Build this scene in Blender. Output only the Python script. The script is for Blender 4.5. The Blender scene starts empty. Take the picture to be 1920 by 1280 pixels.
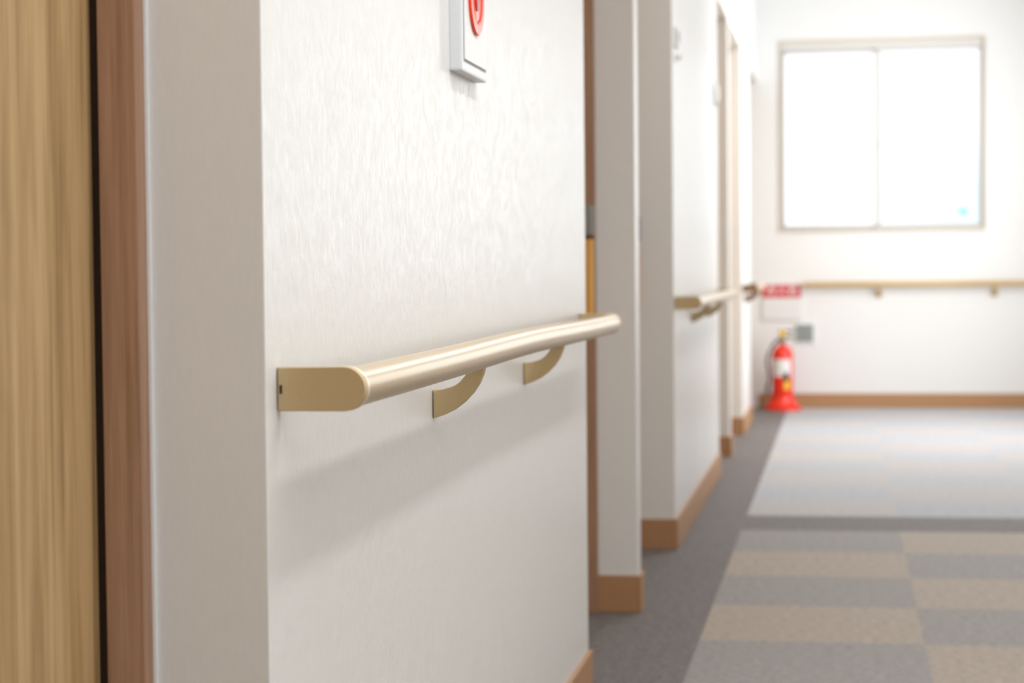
import bpy, bmesh, math
from mathutils import Matrix, Vector
S = bpy.context.scene
COL = S.collection
H = 0.88           # camera height
WX = -0.52         # left wall plane
FY = 12.6          # far wall
CZ = 2.7

# ------------------------------------------------------------------ materials
def newmat(name):
    m = bpy.data.materials.new(name); m.use_nodes = True
    nt = m.node_tree; b = nt.nodes['Principled BSDF']
    return m, nt, b
def simple(name, col, rough=.5, metal=0.0, spec=.5, emis=None, es=0, bump=0.0, bscale=200):
    m, nt, b = newmat(name)
    n = nt.nodes.new('ShaderNodeTexNoise'); g = nt.nodes.new('ShaderNodeNewGeometry')
    nt.links.new(g.outputs['Position'], n.inputs['Vector']); n.inputs['Scale'].default_value = bscale
    mx = nt.nodes.new('ShaderNodeMix'); mx.data_type = 'RGBA'
    mx.inputs[6].default_value = (*[c*.96 for c in col], 1); mx.inputs[7].default_value = (*[min(1, c*1.04) for c in col], 1)
    nt.links.new(n.outputs['Fac'], mx.inputs[0]); nt.links.new(mx.outputs[2], b.inputs['Base Color'])
    b.inputs['Roughness'].default_value = rough; b.inputs['Metallic'].default_value = metal
    b.inputs['Specular IOR Level'].default_value = spec
    if emis:
        b.inputs['Emission Color'].default_value = (*emis, 1); b.inputs['Emission Strength'].default_value = es
    if bump:
        bp = nt.nodes.new('ShaderNodeBump'); bp.inputs['Strength'].default_value = bump; bp.inputs['Distance'].default_value = .001
        nt.links.new(n.outputs['Fac'], bp.inputs['Height']); nt.links.new(bp.outputs['Normal'], b.inputs['Normal'])
    return m
def stretched(nt, scale, nscale=1, detail=4, rough=.6, dist=0):
    g = nt.nodes.new('ShaderNodeNewGeometry'); mp = nt.nodes.new('ShaderNodeMapping')
    mp.inputs['Scale'].default_value = scale; n = nt.nodes.new('ShaderNodeTexNoise')
    n.inputs['Scale'].default_value = nscale; n.inputs['Detail'].default_value = detail; n.inputs['Roughness'].default_value = rough
    n.inputs['Distortion'].default_value = dist
    nt.links.new(g.outputs['Position'], mp.inputs['Vector']); nt.links.new(mp.outputs['Vector'], n.inputs['Vector'])
    return n
def wood(name, cols, scale=(45, 45, 1.3), rough=.45, fine=(400, 400, 14), fw=.35, dist=0):
    m, nt, b = newmat(name)
    n = stretched(nt, scale, dist=dist); n2 = stretched(nt, fine, detail=2)
    add = nt.nodes.new('ShaderNodeMath'); add.operation = 'MULTIPLY_ADD'; add.inputs[1].default_value = fw
    nt.links.new(n2.outputs['Fac'], add.inputs[0]); nt.links.new(n.outputs['Fac'], add.inputs[2])
    r = nt.nodes.new('ShaderNodeValToRGB'); e = r.color_ramp.elements
    e[0].position = .50; e[0].color = (*cols[0], 1); e[1].position = .85; e[1].color = (*cols[2], 1)
    k = e.new(.67); k.color = (*cols[1], 1)
    nt.links.new(add.outputs[0], r.inputs['Fac']); nt.links.new(r.outputs['Color'], b.inputs['Base Color'])
    b.inputs['Roughness'].default_value = rough
    return m
def nm(nt, op, a, bb=None):
    k = nt.nodes.new('ShaderNodeMath'); k.operation = op
    for i, v in enumerate((a, bb)):
        if v is None: continue
        if isinstance(v, (int, float)): k.inputs[i].default_value = v
        else: nt.links.new(v, k.inputs[i])
    return k.outputs[0]
def wallpaper(name, col, bump=.5, rough=(.28, .40), dist=.0018):
    """embossed woven vinyl wallpaper: soft silk relief on the corridor face, fine grain everywhere"""
    m, nt, b = newmat(name)
    fl = stretched(nt, (70, 70, 52), detail=3, rough=.55)
    th = stretched(nt, (260, 260, 60), detail=2, rough=.5)
    fine = stretched(nt, (700, 700, 320), detail=1, rough=.5)
    g = nt.nodes.new('ShaderNodeNewGeometry'); sp = nt.nodes.new('ShaderNodeSeparateXYZ'); nt.links.new(g.outputs['True Normal'], sp.inputs[0])
    ax = nm(nt, 'ABSOLUTE', sp.outputs[0])
    cmb = nm(nt, 'ADD', nm(nt, 'MULTIPLY', fl.outputs['Fac'], .6), nm(nt, 'MULTIPLY', th.outputs['Fac'], .4))
    h = nm(nt, 'ADD', nm(nt, 'MULTIPLY', cmb, ax), nm(nt, 'MULTIPLY', fine.outputs['Fac'], .10))
    mx = nt.nodes.new('ShaderNodeMix'); mx.data_type = 'RGBA'
    mx.inputs[6].default_value = (*[c*.965 for c in col], 1); mx.inputs[7].default_value = (*[min(1, c*1.03) for c in col], 1)
    nt.links.new(th.outputs['Fac'], mx.inputs[0]); nt.links.new(mx.outputs[2], b.inputs['Base Color'])
    mr = nt.nodes.new('ShaderNodeMapRange'); mr.inputs[1].default_value = .40; mr.inputs[2].default_value = .6
    mr.inputs[3].default_value = rough[1]; mr.inputs[4].default_value = rough[0]
    nt.links.new(cmb, mr.inputs[0]); nt.links.new(mr.outputs[0], b.inputs['Roughness'])
    b.inputs['Specular IOR Level'].default_value = .5
    bp = nt.nodes.new('ShaderNodeBump'); bp.inputs['Strength'].default_value = bump; bp.inputs['Distance'].default_value = dist
    nt.links.new(h, bp.inputs['Height']); nt.links.new(bp.outputs['Normal'], b.inputs['Normal'])
    return m

M_wall = wallpaper('wallpaper_white', (.80, .79, .768))
M_far = wallpaper('wallpaper_far', (.84, .838, .825), .1, (.6, .7), .001)
M_ceil = simple('ceiling_white', (.82, .82, .82), .9)
M_leaf = wood('oak_door', [(.22, .125, .05), (.39, .245, .105), (.54, .36, .175)], (30, 30, 1.0), fine=(420, 420, 8), fw=.45, dist=.8)
M_frame = wood('brown_frame', [(.32, .175, .10), (.39, .22, .13), (.45, .265, .165)], (120, 120, 3))
M_base = simple('baseboard_brown', (.44, .235, .11), .5)
M_dark = simple('dark_gap_fill', (.10, .06, .04), 1, spec=0)
M_gold = simple('champagne_metal', (.85, .74, .56), .3, .3, .6, bump=.05, bscale=900)
M_goldcap = simple('champagne_cap', (.57, .425, .225), .45, .2)
M_bronze = simple('bronze_cap', (.22, .12, .06), .5)
M_railtube = simple('satin_rail', (.54, .40, .215), .32, .3, .9, bscale=60)
bb_ = M_railtube.node_tree.nodes['Principled BSDF']
bb_.inputs['Coat Weight'].default_value = .5; bb_.inputs['Coat Roughness'].default_value = .32
M_white = simple('white_plastic', (.76, .78, .80), .35)
M_white2 = simple('warm_white_plastic', (.85, .85, .84), .4)
M_signboard = simple('sign_board_paint', (.80, .785, .78), .5)
M_red = simple('red_plastic', (.9, .06, .012), .25)
M_redsign = simple('sign_red', (.65, .012, .02), .5)
M_reddark = simple('dark_red_plastic', (.5, .015, .01), .3)
M_redpaint = simple('red_enamel', (.88, .035, .015), .25)
M_black = simple('black_rubber', (.03, .03, .03), .5)
M_grey = simple('grey_metal', (.30, .31, .30), .4, .5)
M_greyp = simple('grey_plastic', (.28, .32, .30), .5)
M_yellow = simple('yellow_label', (.85, .55, .05), .4)
M_orange = wood('orange_wood', [(.70, .34, .07), (.80, .42, .09), (.88, .5, .14)], (60, 60, 3), .35)
M_farwood = wood('far_rail_wood', [(.50, .33, .13), (.58, .39, .16), (.65, .46, .22)], (2, 60, 60), .4)
M_trimw = simple('window_trim', (.70, .61, .49), .5)
M_track = simple('window_track', (.72, .70, .67), .5)
M_sash = simple('window_sash', (.62, .61, .59), .4)
M_blue = simple('blue_sticker', (.1, .45, .75), .5, emis=(.1, .6, 1), es=.6)  # sticker given its own glow, standing in for backlight
M_line = simple('panel_shadow_gap', (.42, .42, .43), .6)

# backlit frosted glass with a faint bluish area low on one side
M_pane, nt, b = newmat('frosted_pane')
b.inputs['Base Color'].default_value = (.25, .27, .29, 1); b.inputs['Roughness'].default_value = .3
g = nt.nodes.new('ShaderNodeNewGeometry'); ds = nt.nodes.new('ShaderNodeVectorMath'); ds.operation = 'DISTANCE'
nt.links.new(g.outputs['Position'], ds.inputs[0]); ds.inputs[1].default_value = (.72, FY+.085, 1.28)
r = nt.nodes.new('ShaderNodeValToRGB'); r.color_ramp.elements[0].color = (.64, .76, .81, 1); r.color_ramp.elements[1].color = (1, 1, 1, 1)
r.color_ramp.elements[0].position = .05; r.color_ramp.elements[1].position = .5
nt.links.new(ds.outputs['Value'], r.inputs['Fac']); nt.links.new(r.outputs['Color'], b.inputs['Emission Color'])
b.inputs['Emission Strength'].default_value = 1.0

# carpet
M_carpet, nt, b = newmat('carpet_tiles')
g = nt.nodes.new('ShaderNodeNewGeometry'); sp = nt.nodes.new('ShaderNodeSeparateXYZ'); nt.links.new(g.outputs['Position'], sp.inputs[0])
def mth(op, a, bb=None, c=None):
    k = nt.nodes.new('ShaderNodeMath'); k.operation = op
    for i, v in enumerate((a, bb, c)):
        if v is None: continue
        if isinstance(v, (int, float)): k.inputs[i].default_value = v
        else: nt.links.new(v, k.inputs[i])
    return k.outputs[0]
X, Y = sp.outputs[0], sp.outputs[1]
col = mth('FLOOR', mth('DIVIDE', mth('ADD', X, .337), .523))
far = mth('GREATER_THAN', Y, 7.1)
yy = mth('SUBTRACT', mth('SUBTRACT', Y, 6.7), mth('MULTIPLY', far, .4))
row = mth('FLOOR', mth('DIVIDE', yy, .5))
par = mth('GREATER_THAN', mth('ABSOLUTE', mth('MODULO', mth('ADD', col, row), 2)), .5)
band = mth('MULTIPLY', mth('GREATER_THAN', Y, 6.7), mth('LESS_THAN', Y, 7.1))
bord = mth('MAXIMUM', mth('LESS_THAN', X, -.337), band)
def mixc(f, a, bb):
    k = nt.nodes.new('ShaderNodeMix'); k.data_type = 'RGBA'; nt.links.new(f, k.inputs[0])
    for i, v in ((6, a), (7, bb)):
        if isinstance(v, tuple): k.inputs[i].default_value = (*v, 1)
        else: nt.links.new(v, k.inputs[i])
    return k.outputs[2]
c1n = mixc(par, (.385, .32, .265), (.29, .27, .262))       # tiles of the near field
c1f = mixc(par, (.44, .42, .415), (.405, .412, .435))      # same tiles, daylight sheen painted in: paler, cooler beyond the cross band
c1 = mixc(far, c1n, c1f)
c2 = mixc(bord, c1, (.150, .131, .127))
nz = stretched(nt, (1, 1, 1), 170, 3, .75)
nz2 = stretched(nt, (45, 120, 60), 1, 3, .7)
wv = nt.nodes.new('ShaderNodeTexWave'); wv.wave_type = 'BANDS'; wv.bands_direction = 'Y'; wv.inputs['Scale'].default_value = 14; wv.inputs['Distortion'].default_value = 5; wv.inputs['Detail Scale'].default_value = 8
nt.links.new(g.outputs['Position'], wv.inputs['Vector'])
f = mth('ADD', mth('MULTIPLY', nz.outputs['Fac'], .4), mth('MULTIPLY', nz2.outputs['Fac'], .6))
mul = nt.nodes.new('ShaderNodeMapRange'); mul.inputs[1].default_value = .38; mul.inputs[2].default_value = .62; mul.inputs[3].default_value = .6; mul.inputs[4].default_value = 1.4
nt.links.new(f, mul.inputs[0])
wamt = mth('ADD', .12, mth('MULTIPLY', bord, .7))
weave = mth('ADD', 1.0, mth('MULTIPLY', mth('SUBTRACT', wv.outputs['Fac'], .5), wamt))
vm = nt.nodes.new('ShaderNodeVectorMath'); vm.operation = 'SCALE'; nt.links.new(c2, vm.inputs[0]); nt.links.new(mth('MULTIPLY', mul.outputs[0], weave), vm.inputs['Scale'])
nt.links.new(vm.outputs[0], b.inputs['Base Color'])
b.inputs['Roughness'].default_value = .65; b.inputs['Specular IOR Level'].default_value = .28
b.inputs['Sheen Weight'].default_value = .08
bp = nt.nodes.new('ShaderNodeBump'); bp.inputs['Strength'].default_value = .4; bp.inputs['Distance'].default_value = .003
nt.links.new(nz.outputs['Fac'], bp.inputs['Height']); nt.links.new(bp.outputs['Normal'], b.inputs['Normal'])

# ------------------------------------------------------------------ mesh helpers
def mkobj(name, bm, loc, mat, parent=None, smooth=False):
    me = bpy.data.meshes.new(name); bmesh.ops.recalc_face_normals(bm, faces=bm.faces); bm.to_mesh(me); bm.free()
    if smooth:
        for p in me.polygons: p.use_smooth = True
    me.materials.append(mat)
    o = bpy.data.objects.new(name, me); COL.objects.link(o)
    loc = Vector(loc)
    if parent: o.parent = parent; o.location = loc - parent.location
    else: o.location = loc
    return o
def box(name, x0, x1, y0, y1, z0, z1, mat, parent=None, bev=0, seg=2):
    bm = bmesh.new(); bmesh.ops.create_cube(bm, size=1)
    bmesh.ops.scale(bm, vec=(x1-x0, y1-y0, z1-z0), verts=bm.verts)
    if bev: bmesh.ops.bevel(bm, geom=list(bm.edges), offset=bev, segments=seg, profile=.6, affect='EDGES')
    return mkobj(name, bm, ((x0+x1)/2, (y0+y1)/2, (z0+z1)/2), mat, parent)
def struct(o): o['kind'] = 'structure'; return o
def prism(name, pts, axis, a0, a1, mat, parent, bev=0, origin=(0, 0, 0)):
    bm = bmesh.new()
    def mk(p, a):
        return {'Y': (p[0], a, p[1]), 'X': (a, p[0], p[1]), 'Z': (p[0], p[1], a)}[axis]
    v0 = [bm.verts.new(Vector(mk(p, a0))-Vector(origin)) for p in pts]; v1 = [bm.verts.new(Vector(mk(p, a1))-Vector(origin)) for p in pts]
    f0 = bm.faces.new(v0); f1 = bm.faces.new(list(reversed(v1))); n = len(pts)
    for i in range(n): bm.faces.new((v0[i], v1[i], v1[(i+1) % n], v0[(i+1) % n]))
    if bev:
        ed = list(f0.edges)+list(f1.edges)
        bmesh.ops.bevel(bm, geom=ed, offset=bev, segments=2, profile=.5, affect='EDGES')
    return mkobj(name, bm, origin, mat, parent)
def lathe(name, prof, loc, mat, parent=None, axis='Z', seg=40):
    bm = bmesh.new(); rings = []
    for r, h in prof:
        ring = []
        for i in range(seg):
            a = 2*math.pi*i/seg; c, s = r*math.cos(a), r*math.sin(a)
            ring.append(bm.verts.new({'Z': (c, s, h), 'X': (h, c, s), 'Y': (c, h, s)}[axis]))
        rings.append(ring)
    for a, b2 in zip(rings, rings[1:]):
        for i in range(seg): bm.faces.new((a[i], a[(i+1) % seg], b2[(i+1) % seg], b2[i]))
    if prof[0] == prof[-1]:
        bmesh.ops.remove_doubles(bm, verts=bm.verts, dist=1e-6)
    else:
        bm.faces.new(rings[0]); bm.faces.new(rings[-1])
    o = mkobj(name, bm, loc, mat, parent, smooth=True)
    md = o.modifiers.new('edge', 'EDGE_SPLIT'); md.split_angle = math.radians(40)
    return o
def tube(name, pts, r, mat, parent=None, seg=24, caps=True):
    bm = bmesh.new(); pts = [Vector(p) for p in pts]; org = pts[0].copy(); rings = []
    for i, p in enumerate(pts):
        t = (pts[min(i+1, len(pts)-1)]-pts[max(i-1, 0)]).normalized()
        ref = Vector((0, 0, 1)) if abs(t.z) < .9 else Vector((1, 0, 0))
        u = t.cross(ref).normalized(); w = u.cross(t).normalized()
        rings.append([bm.verts.new(p-org+r*(math.cos(2*math.pi*k/seg)*u+math.sin(2*math.pi*k/seg)*w)) for k in range(seg)])
    for a, b2 in zip(rings, rings[1:]):
        for i in range(seg): bm.faces.new((a[i], a[(i+1) % seg], b2[(i+1) % seg], b2[i]))
    if caps: bm.faces.new(rings[0]); bm.faces.new(rings[-1])
    o = mkobj(name, bm, org, mat, parent, smooth=True)
    md = o.modifiers.new('edge', 'EDGE_SPLIT'); md.split_angle = math.radians(50)
    return o
def root(name, loc, label, cat):
    e = bpy.data.objects.new(name, None); e.empty_display_size = .05; COL.objects.link(e); e.location = loc
    e['label'] = label; e['category'] = cat; return e
def text(name, body, size, loc, rot, mat, parent):
    cu = bpy.data.curves.new(name, 'FONT'); cu.body = body; cu.size = size; cu.extrude = .0006; cu.align_x = 'CENTER'; cu.align_y = 'CENTER'
    t = bpy.data.objects.new(name+'_c', cu); COL.objects.link(t); bpy.context.view_layer.update()
    me = bpy.data.meshes.new_from_object(t.evaluated_get(bpy.context.evaluated_depsgraph_get()))
    bpy.data.objects.remove(t); me.materials.clear(); me.materials.append(mat)
    o = bpy.data.objects.new(name, me); COL.objects.link(o); o.parent = parent; o.location = Vector(loc)-parent.location; o.rotation_euler = rot
    return o

# ------------------------------------------------------------------ room shell
RX = 1.45; BY = -3.0
struct(box('floor', -.9, RX+.1, BY-.1, FY+.2, -.1, 0, M_carpet))
struct(box('ceiling', -.9, RX+.1, BY-.1, FY+.2, CZ, CZ+.1, M_ceil))
struct(box('wall_right', RX, RX+.1, BY, FY, 0, CZ, M_far))
struct(box('wall_back', -.9, RX+.1, BY-.1, BY, 0, CZ, M_far))
struct(box('baseboard_right', RX-.009, RX, BY, FY-.01, 0, .095, M_base, bev=.002))
wx0, wx1, wz0, wz1 = -.372, .86, 1.118, 2.278
bm = bmesh.new()
o0 = [(-.9, 0), (RX+.1, 0), (RX+.1, CZ), (-.9, CZ)]; i0 = [(wx0, wz0), (wx1, wz0), (wx1, wz1), (wx0, wz1)]
L = {}
for y in (FY, FY+.14):
    L[y] = ([bm.verts.new((p[0], y-FY, p[1])) for p in o0], [bm.verts.new((p[0], y-FY, p[1])) for p in i0])
    for k in range(4): bm.faces.new((L[y][0][k], L[y][0][(k+1) % 4], L[y][1][(k+1) % 4], L[y][1][k]))
for q in (0, 1):
    for k in range(4): bm.faces.new((L[FY][q][k], L[FY][q][(k+1) % 4], L[FY+.14][q][(k+1) % 4], L[FY+.14][q][k]))
struct(mkobj('wall_far', bm, (0, FY, 0), M_far))
struct(box('baseboard_far', WX, RX-.01, FY-.009, FY, 0, .09, M_base, bev=.002))
segs = [(BY, .75), (1.755, 4.06), (5.06, 5.15), (6.22, 8.5), (9.3, 9.42), (10.5, 11.5)]
for a, c in segs:
    struct(box('wall_left', -.8, WX, a, c, 0, CZ, M_wall, bev=.0014))
    struct(box('baseboard_left', WX, WX+.009, a-.009, c, 0, .095, M_base, bev=.002))
    if a > 1: struct(box('baseboard_left', -.63, WX, a-.009, a, 0, .095, M_base, bev=.002))
alc = [(.75, 1.755), (4.06, 5.06), (5.15, 6.22), (8.5, 9.3), (9.42, 10.5), (11.5, FY)]
HZ = 2.0
for i, (a, c) in enumerate(alc):
    jx = -.620 if i == 1 else -.63
    struct(box('wall_left', -.8, WX, a, c, HZ+.035, CZ, M_wall))
    struct(box('wall_left', -.85, -.78, a, c, 0, HZ+.035, M_wall))
    struct(box('trim_%d' % (i*3+1), -.666, jx, c-.027, c, 0, HZ, M_frame, bev=.0015))
    struct(box('trim_%d' % (i*3+2), -.666, jx, a, a+.027, 0, HZ, M_frame, bev=.0015))
    struct(box('trim_%d' % (i*3+3), -.72, jx, a, c, HZ, HZ+.035, M_frame, bev=.0015))
    d = struct(box('door_%d' % (i+1), -.712, -.674, a+.03, c-.0225, .008, HZ-.004, M_leaf, bev=.0015))
    struct(box('trim_%d' % (20+i), -.775, -.6665, c-.012, c-.0005, 0, HZ, M_dark))  # dark strip put in to fill the gap beside the door leaf
    if i in (1, 2, 3, 4):
        yh = c-.058
        lk = box('door_lock', -.674, -.618, yh-.018, yh+.018, .965, 1.04, M_grey, d, bev=.004)
        hb = box('door_handle', -.650, -.620, yh-.014, yh+.014, .745, .955, M_orange, d, bev=.005)
        s1 = box('handle_post', -.676, -.648, yh-.007, yh+.007, .76, .775, M_grey, d)
        s2 = box('handle_post', -.676, -.648, yh-.007, yh+.007, .925, .94, M_grey, d)
# pale caulk bead between door frame and wall end
struct(box('trim_30', -.6305, -.6265, 1.7505, 1.7555, .096, HZ, M_white2, bev=.001))

# ------------------------------------------------------------------ handrails on left wall
RZ = H-.109
def dshape(x0, xc, r, zc, n=20):
    p = [(x0, zc-r), (xc, zc-r)]
    p += [(xc+r*math.cos(a), zc+r*math.sin(a)) for a in [(-math.pi/2+math.pi*k/n) for k in range(1, n)]]
    p += [(xc, zc+r), (x0, zc+r)]
    return p
def bracket(parent, y, mat):
    lo = [(0, -.081), (.014, -.0765), (.027, -.070), (.040, -.0605), (.051, -.049), (.060, -.036), (.066, -.022), (.068, -.012)]
    up = [(.050, -.012), (.048, -.019), (.044, -.027), (.037, -.0350), (.030, -.0400), (.022, -.0430), (.010, -.0440), (0, -.0440)]
    pts = [(WX+.001+u, RZ+v) for u, v in lo+up]
    o = prism('support_bracket', pts, 'Y', y-.009, y+.009, mat, parent, .002, origin=(WX, y, RZ))
    return o
def rail(y0, y1, ys, label, bend=0, capmat=M_goldcap):
    e = root('handrail', (WX, (y0+y1)/2, RZ), label, 'handrail')
    xc = WX+.064
    for ya, yb in ((y0, y0+.014), (y1-.014, y1)):
        prism('end_bracket', dshape(WX+.001, xc, .0205, RZ), 'Y', ya, yb, capmat, e, .0012, origin=(WX, ya, RZ))
    pts = []
    for k in range(41):
        t = k/40; y = y0+.014+(y1-y0-.028)*t
        pts.append((xc, y, RZ+bend*math.exp(-((t-.5)/.24)**2)))
    tube('rail_tube', pts, .0192, M_railtube, e, 64)
    for y in (y0+.0125, y1-.0205):
        lathe('collar_ring', [(.0198, 0), (.0209, .001), (.0209, .007), (.0198, .008)], (xc, y, RZ), M_gold, e, 'Y')
    box('screw_slot', WX+.003, WX+.0055, y0-.0006, y0+.002, RZ-.004, RZ+.004, M_dark, e)
    for y in ys: bracket(e, y, capmat)
    return e
rail(1.79, 3.96, (2.51, 3.25), 'champagne satin handrail with rounded end plates on white wall', .004)
rail(6.25, 8.45, (6.97, 7.71), 'champagne handrail with curved brackets on corridor wall between doors')
rail(10.55, 11.46, (10.8, 11.2), 'short champagne handrail with dark bronze end caps near window wall', 0, M_bronze)

# ------------------------------------------------------------------ far handrail
fr = root('handrail', (.6, FY, RZ), 'light wooden handrail running along white wall below window', 'handrail')
tube('rail_tube', [(-.235, FY-.06, RZ), (.2, FY-.06, RZ), (.9, FY-.06, RZ), (1.4, FY-.06, RZ)], .0165, M_farwood, fr)
for x in (.225, .925):
    pts = [(FY-.001-u, RZ+v) for u, v in [(0, -.07), (.03, -.066), (.055, -.05), (.066, -.03), (.068, -.01), (.052, -.01), (.05, -.024), (.04, -.038), (.02, -.044), (0, -.044)]]
    prism('support_bracket', pts, 'X', x-.009, x+.009, M_goldcap, fr, 0, origin=(x, FY, RZ))
    box('wall_flange', x-.018, x+.018, FY-.006, FY-.0005, RZ-.085, RZ-.035, M_goldcap, fr, bev=.002)
lathe('end_cap', [(.012, -.008), (.0175, -.004), (.0175, .002)], (-.237, FY-.06, RZ), M_goldcap, fr, 'X')

# ------------------------------------------------------------------ window
w = struct(box('window_1', wx0, wx1, FY+.085, FY+.095, wz0, wz1, M_pane))
T = .013
struct(box('trim_40', wx0-T, wx1+T, FY-.012, FY+.13, wz1, wz1+T, M_trimw, bev=.002))
struct(box('trim_41', wx0-T, wx1+T, FY-.022, FY+.13, wz0-T, wz0, M_trimw, bev=.002))
struct(box('trim_42', wx0-T, wx0, FY-.012, FY+.13, wz0, wz1, M_trimw, bev=.002))
struct(box('trim_43', wx1, wx1+T, FY-.012, FY+.13, wz0, wz1, M_trimw, bev=.002))
mxw = .225
for (a, c, y) in ((wx0, mxw+.016, FY+.05), (mxw-.016, wx1, FY+.02)):
    la = .032 if a > 0 else .018; rc = .032 if c < .5 else .018
    for (p, q, s, t) in ((a, a+la, wz0, wz1-.045), (c-rc, c, wz0, wz1-.045), (a+la, c-rc, wz0, wz0+.022), (a+la, c-rc, wz1-.063, wz1-.045)):
        box('sash', p, q, y, y+.025, s, t, M_sash, w, bev=.002)
box('window_head_track', wx0, wx1, FY+.01, FY+.08, wz1-.045, wz1, M_track, w)
box('crescent_latch', mxw-.012, mxw+.012, FY+.008, FY+.02, 1.62, 1.69, M_sash, w, bev=.003)
st = box('sticker', .72, .765, FY+.083, FY+.0849, 1.2, 1.23, M_blue, w)

# ------------------------------------------------------------------ call button box on near wall
bz0, bz1 = 1.149, 1.149+.215
bx = root('emergency_call_box', (WX, 2.735, bz0), 'white plastic emergency call box with orange-red round button on wall', 'call button')
box('housing', WX-.001, WX+.017, 2.64, 2.832, bz0, bz1, M_white, bx, bev=.003)
box('panel_gap', WX+.0165, WX+.0174, 2.652, 2.820, bz0+.013, bz1-.013, M_line, bx)
box('face_panel', WX+.0168, WX+.0190, 2.655, 2.817, bz0+.016, bz1-.016, M_white2, bx, bev=.001)
bcy, bcz = 2.732, bz0+.109
lathe('button_ring', [(.036, .0), (.053, .0), (.053, .002), (.051, .004), (.038, .004), (.036, .002), (.036, .0)], (WX+.019, bcy, bcz), M_red, bx, 'X', 48)
lathe('push_button', [(.0335, 0), (.0335, .002), (.031, .003), (.001, .003)], (WX+.019, bcy, bcz), M_red, bx, 'X', 48)
lathe('indicator', [(.014, 0), (.014, .004), (.012, .005), (.001, .005)], (WX+.019, bcy-.004, bcz-.006), M_reddark, bx, 'X', 32)

# ------------------------------------------------------------------ wall plates further along
p1 = root('room_number_plate', (WX, 6.36, 1.6), 'small white room plate with grey holder on wall', 'sign')
box('holder', WX-.001, WX+.010, 6.29, 6.39, 1.58, 1.64, M_white2, p1, bev=.003)
box('plate_insert', WX+.009, WX+.0125, 6.30, 6.38, 1.595, 1.63, M_grey, p1, bev=.001)
lathe('hook', [(.016, 0), (.016, .004), (.007, .010), (.009, .018), (.004, .022)], (WX-.001, 6.35, 1.55), M_white2, p1, 'X')
p2 = root('wall_sensor', (WX, 8.3, 1.6), 'round white plastic disc mounted on wall beside door', 'sensor')
lathe('base_ring', [(.055, 0), (.055, .008), (.05, .011)], (WX-.001, 8.3, 1.6), M_white2, p2, 'X')
lathe('dome', [(.047, .009), (.044, .014), (.034, .018), (.02, .021), (.002, .022)], (WX-.001, 8.3, 1.6), M_white2, p2, 'X')

# ------------------------------------------------------------------ extinguisher
ex, ey = -.365, 12.38
fe = root('fire_extinguisher', (ex, ey, 0), 'red fire extinguisher with black hose standing on red base', 'fire extinguisher')
lathe('stand_base', [(.112, .001), (.112, .022), (.098, .034), (.080, .055), (.074, .085), (.069, .085), (.069, .03)], (ex, ey, 0), M_redpaint, fe)
lathe('cylinder_body', [(.055, .031), (.063, .036), (.064, .05), (.064, .34), (.060, .362), (.048, .383), (.030, .396), (.018, .402), (.018, .415)], (ex, ey, 0), M_redpaint, fe)
lathe('valve_neck', [(.020, .410), (.022, .418), (.022, .44), (.014, .446), (.014, .462)], (ex, ey, 0), M_grey, fe)
lathe('safety_cap', [(.017, .448), (.019, .456), (.019, .485), (.014, .497)], (ex, ey, 0), M_yellow, fe)
prism('carry_handle', [(ex-.016, .452), (ex+.07, .440), (ex+.073, .448), (ex+.02, .462), (ex-.016, .466)], 'Y', ey-.008, ey+.008, M_black, fe, origin=(ex, ey, .45))
prism('squeeze_lever', [(ex-.022, .475), (ex+.02, .484), (ex+.072, .478), (ex+.075, .487), (ex+.02, .496), (ex-.022, .492)], 'Y', ey-.008, ey+.008, M_black, fe, origin=(ex, ey, .48))
hp = []
for k in range(25):
    t = k/24
    hp.append((ex-.018-.075*math.sin(math.pi*t)**.7, ey-.02, .44-.30*t) if t < .5 else (ex-.093+.012*math.sin((t-.5)*6), ey-.02, .44-.30*t))
tube('hose', hp, .0085, M_black, fe, 12)
lathe('hose_nozzle', [(.009, 0), (.011, .02), (.012, .05), (.008, .055)], (ex-.092, ey-.02, .10), M_black, fe)
def arc_label(nm_, r, a0, a1, z0, z1, mat):
    bm = bmesh.new(); N = 16; prev = None
    for k in range(N+1):
        a = math.radians(a0+(a1-a0)*k/N)
        v = (bm.verts.new((r*math.cos(a), r*math.sin(a), z0)), bm.verts.new((r*math.cos(a), r*math.sin(a), z1)))
        if prev: bm.faces.new((prev[0], v[0], v[1], prev[1]))
        prev = v
    return mkobj(nm_, bm, (ex, ey, 0), mat, fe, True)
arc_label('white_label', .0648, -150, -40, .21, .315, M_white2)
arc_label('yellow_label', .0648, -80, -45, .13, .2, M_yellow)
arc_label('black_label', .0653, -85, -55, .18, .235, M_black)

# sign
sg = root('fire_extinguisher_sign', (-.375, FY, .66), 'white wall sign with red band and white lettering', 'sign')
box('sign_board', -.498, -.252, FY-.012, FY-.0005, .55, .775, M_signboard, sg, bev=.001)
box('red_band', -.496, -.254, FY-.0135, FY-.0115, .69, .773, M_redsign, sg)
text('lettering', '消火器', .070, (-.375, FY-.0142, .732), (math.pi/2, 0, 0), M_white2, sg)

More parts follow.
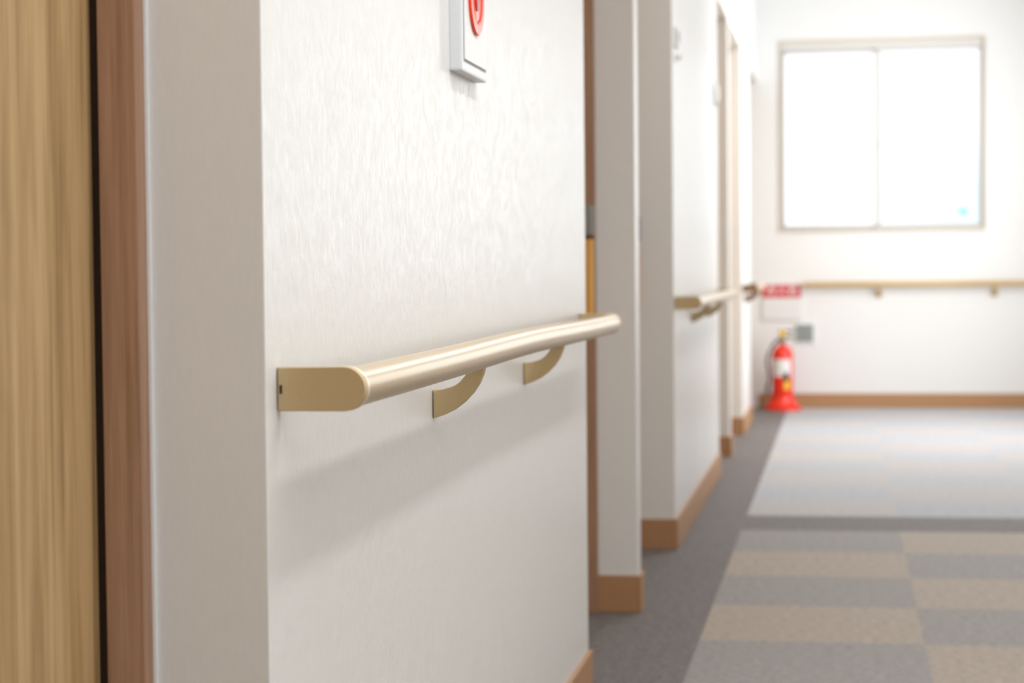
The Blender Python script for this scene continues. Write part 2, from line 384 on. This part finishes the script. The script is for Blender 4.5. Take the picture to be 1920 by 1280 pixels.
# outlet
ot = root('wall_outlet', (-.235, FY, .465), 'white wall outlet plate with grey cover', 'outlet')
box('cover_plate', -.305, -.163, FY-.008, FY-.0005, .400, .535, M_white2, ot, bev=.003)
box('grey_insert', -.290, -.180, FY-.0115, FY-.007, .413, .522, M_greyp, ot, bev=.002)
for z in (.445, .487):
    box('socket_slot', -.250, -.246, FY-.0122, FY-.011, z-.008, z+.008, M_black, ot)
    box('socket_slot', -.226, -.222, FY-.0122, FY-.011, z-.008, z+.008, M_black, ot)

# ------------------------------------------------------------------ lights
def area(name, loc, sx, sy, power, rot=(0, 0, 0), col=(1, 1, 1)):
    l = bpy.data.lights.new(name, 'AREA'); l.shape = 'RECTANGLE'; l.size = sx; l.size_y = sy; l.energy = power; l.color = col
    o = bpy.data.objects.new(name, l); COL.objects.link(o); o.location = loc; o.rotation_euler = rot; return o
area('ceiling_lamp', (.45, 2.6, 2.66), .13, 1.5, 22, col=(1, .995, .98))
area('near_fill', (.55, .8, 2.67), 1.5, 3.4, 41, col=(.98, .99, 1))  # added soft fill over the near end, lightens the rail shadow
area('ceiling_lamp', (.40, 5.6, 2.66), .25, 1.2, 18, col=(1, .985, .965))
area('ceiling_lamp', (.45, 9.4, 2.66), .5, 1.6, 32, col=(1, .995, .985))
area('back_fill', (.5, BY+.05, 1.4), 1.4, 1.8, 5, (math.pi/2, 0, 0), (.82, .88, 1))  # added fill behind the camera, lifts the wall ends facing it
area('side_fill', (RX-.03, 10.6, 1.5), 1.6, 1.9, 62, (0, math.pi/2, 0), (.92, .96, 1))  # added fill at the windowless right wall, brightens the far end
wd = bpy.data.worlds.new('world'); S.world = wd; wd.use_nodes = True
wd.node_tree.nodes['Background'].inputs[0].default_value = (.9, .95, 1, 1)

# ------------------------------------------------------------------ camera
cam = bpy.data.cameras.new('camera'); co = bpy.data.objects.new('camera', cam); COL.objects.link(co)
cam.sensor_width = 36; cam.lens = 70
Yc = Vector((619, 140, -3733)).normalized()
Zc = Vector((-.0035, 1, 0)); Zc = (Zc-Zc.dot(Yc)*Yc).normalized()
Xc = Yc.cross(Zc)
R = Matrix((Xc, Yc, Zc))
co.matrix_world = Matrix.Translation((0, 0, H)) @ R.to_4x4()
cam.dof.use_dof = True; cam.dof.focus_distance = 2.3; cam.dof.aperture_fstop = 6.0
cam.clip_start = .05
S.camera = co
S.view_settings.view_transform = 'Standard'
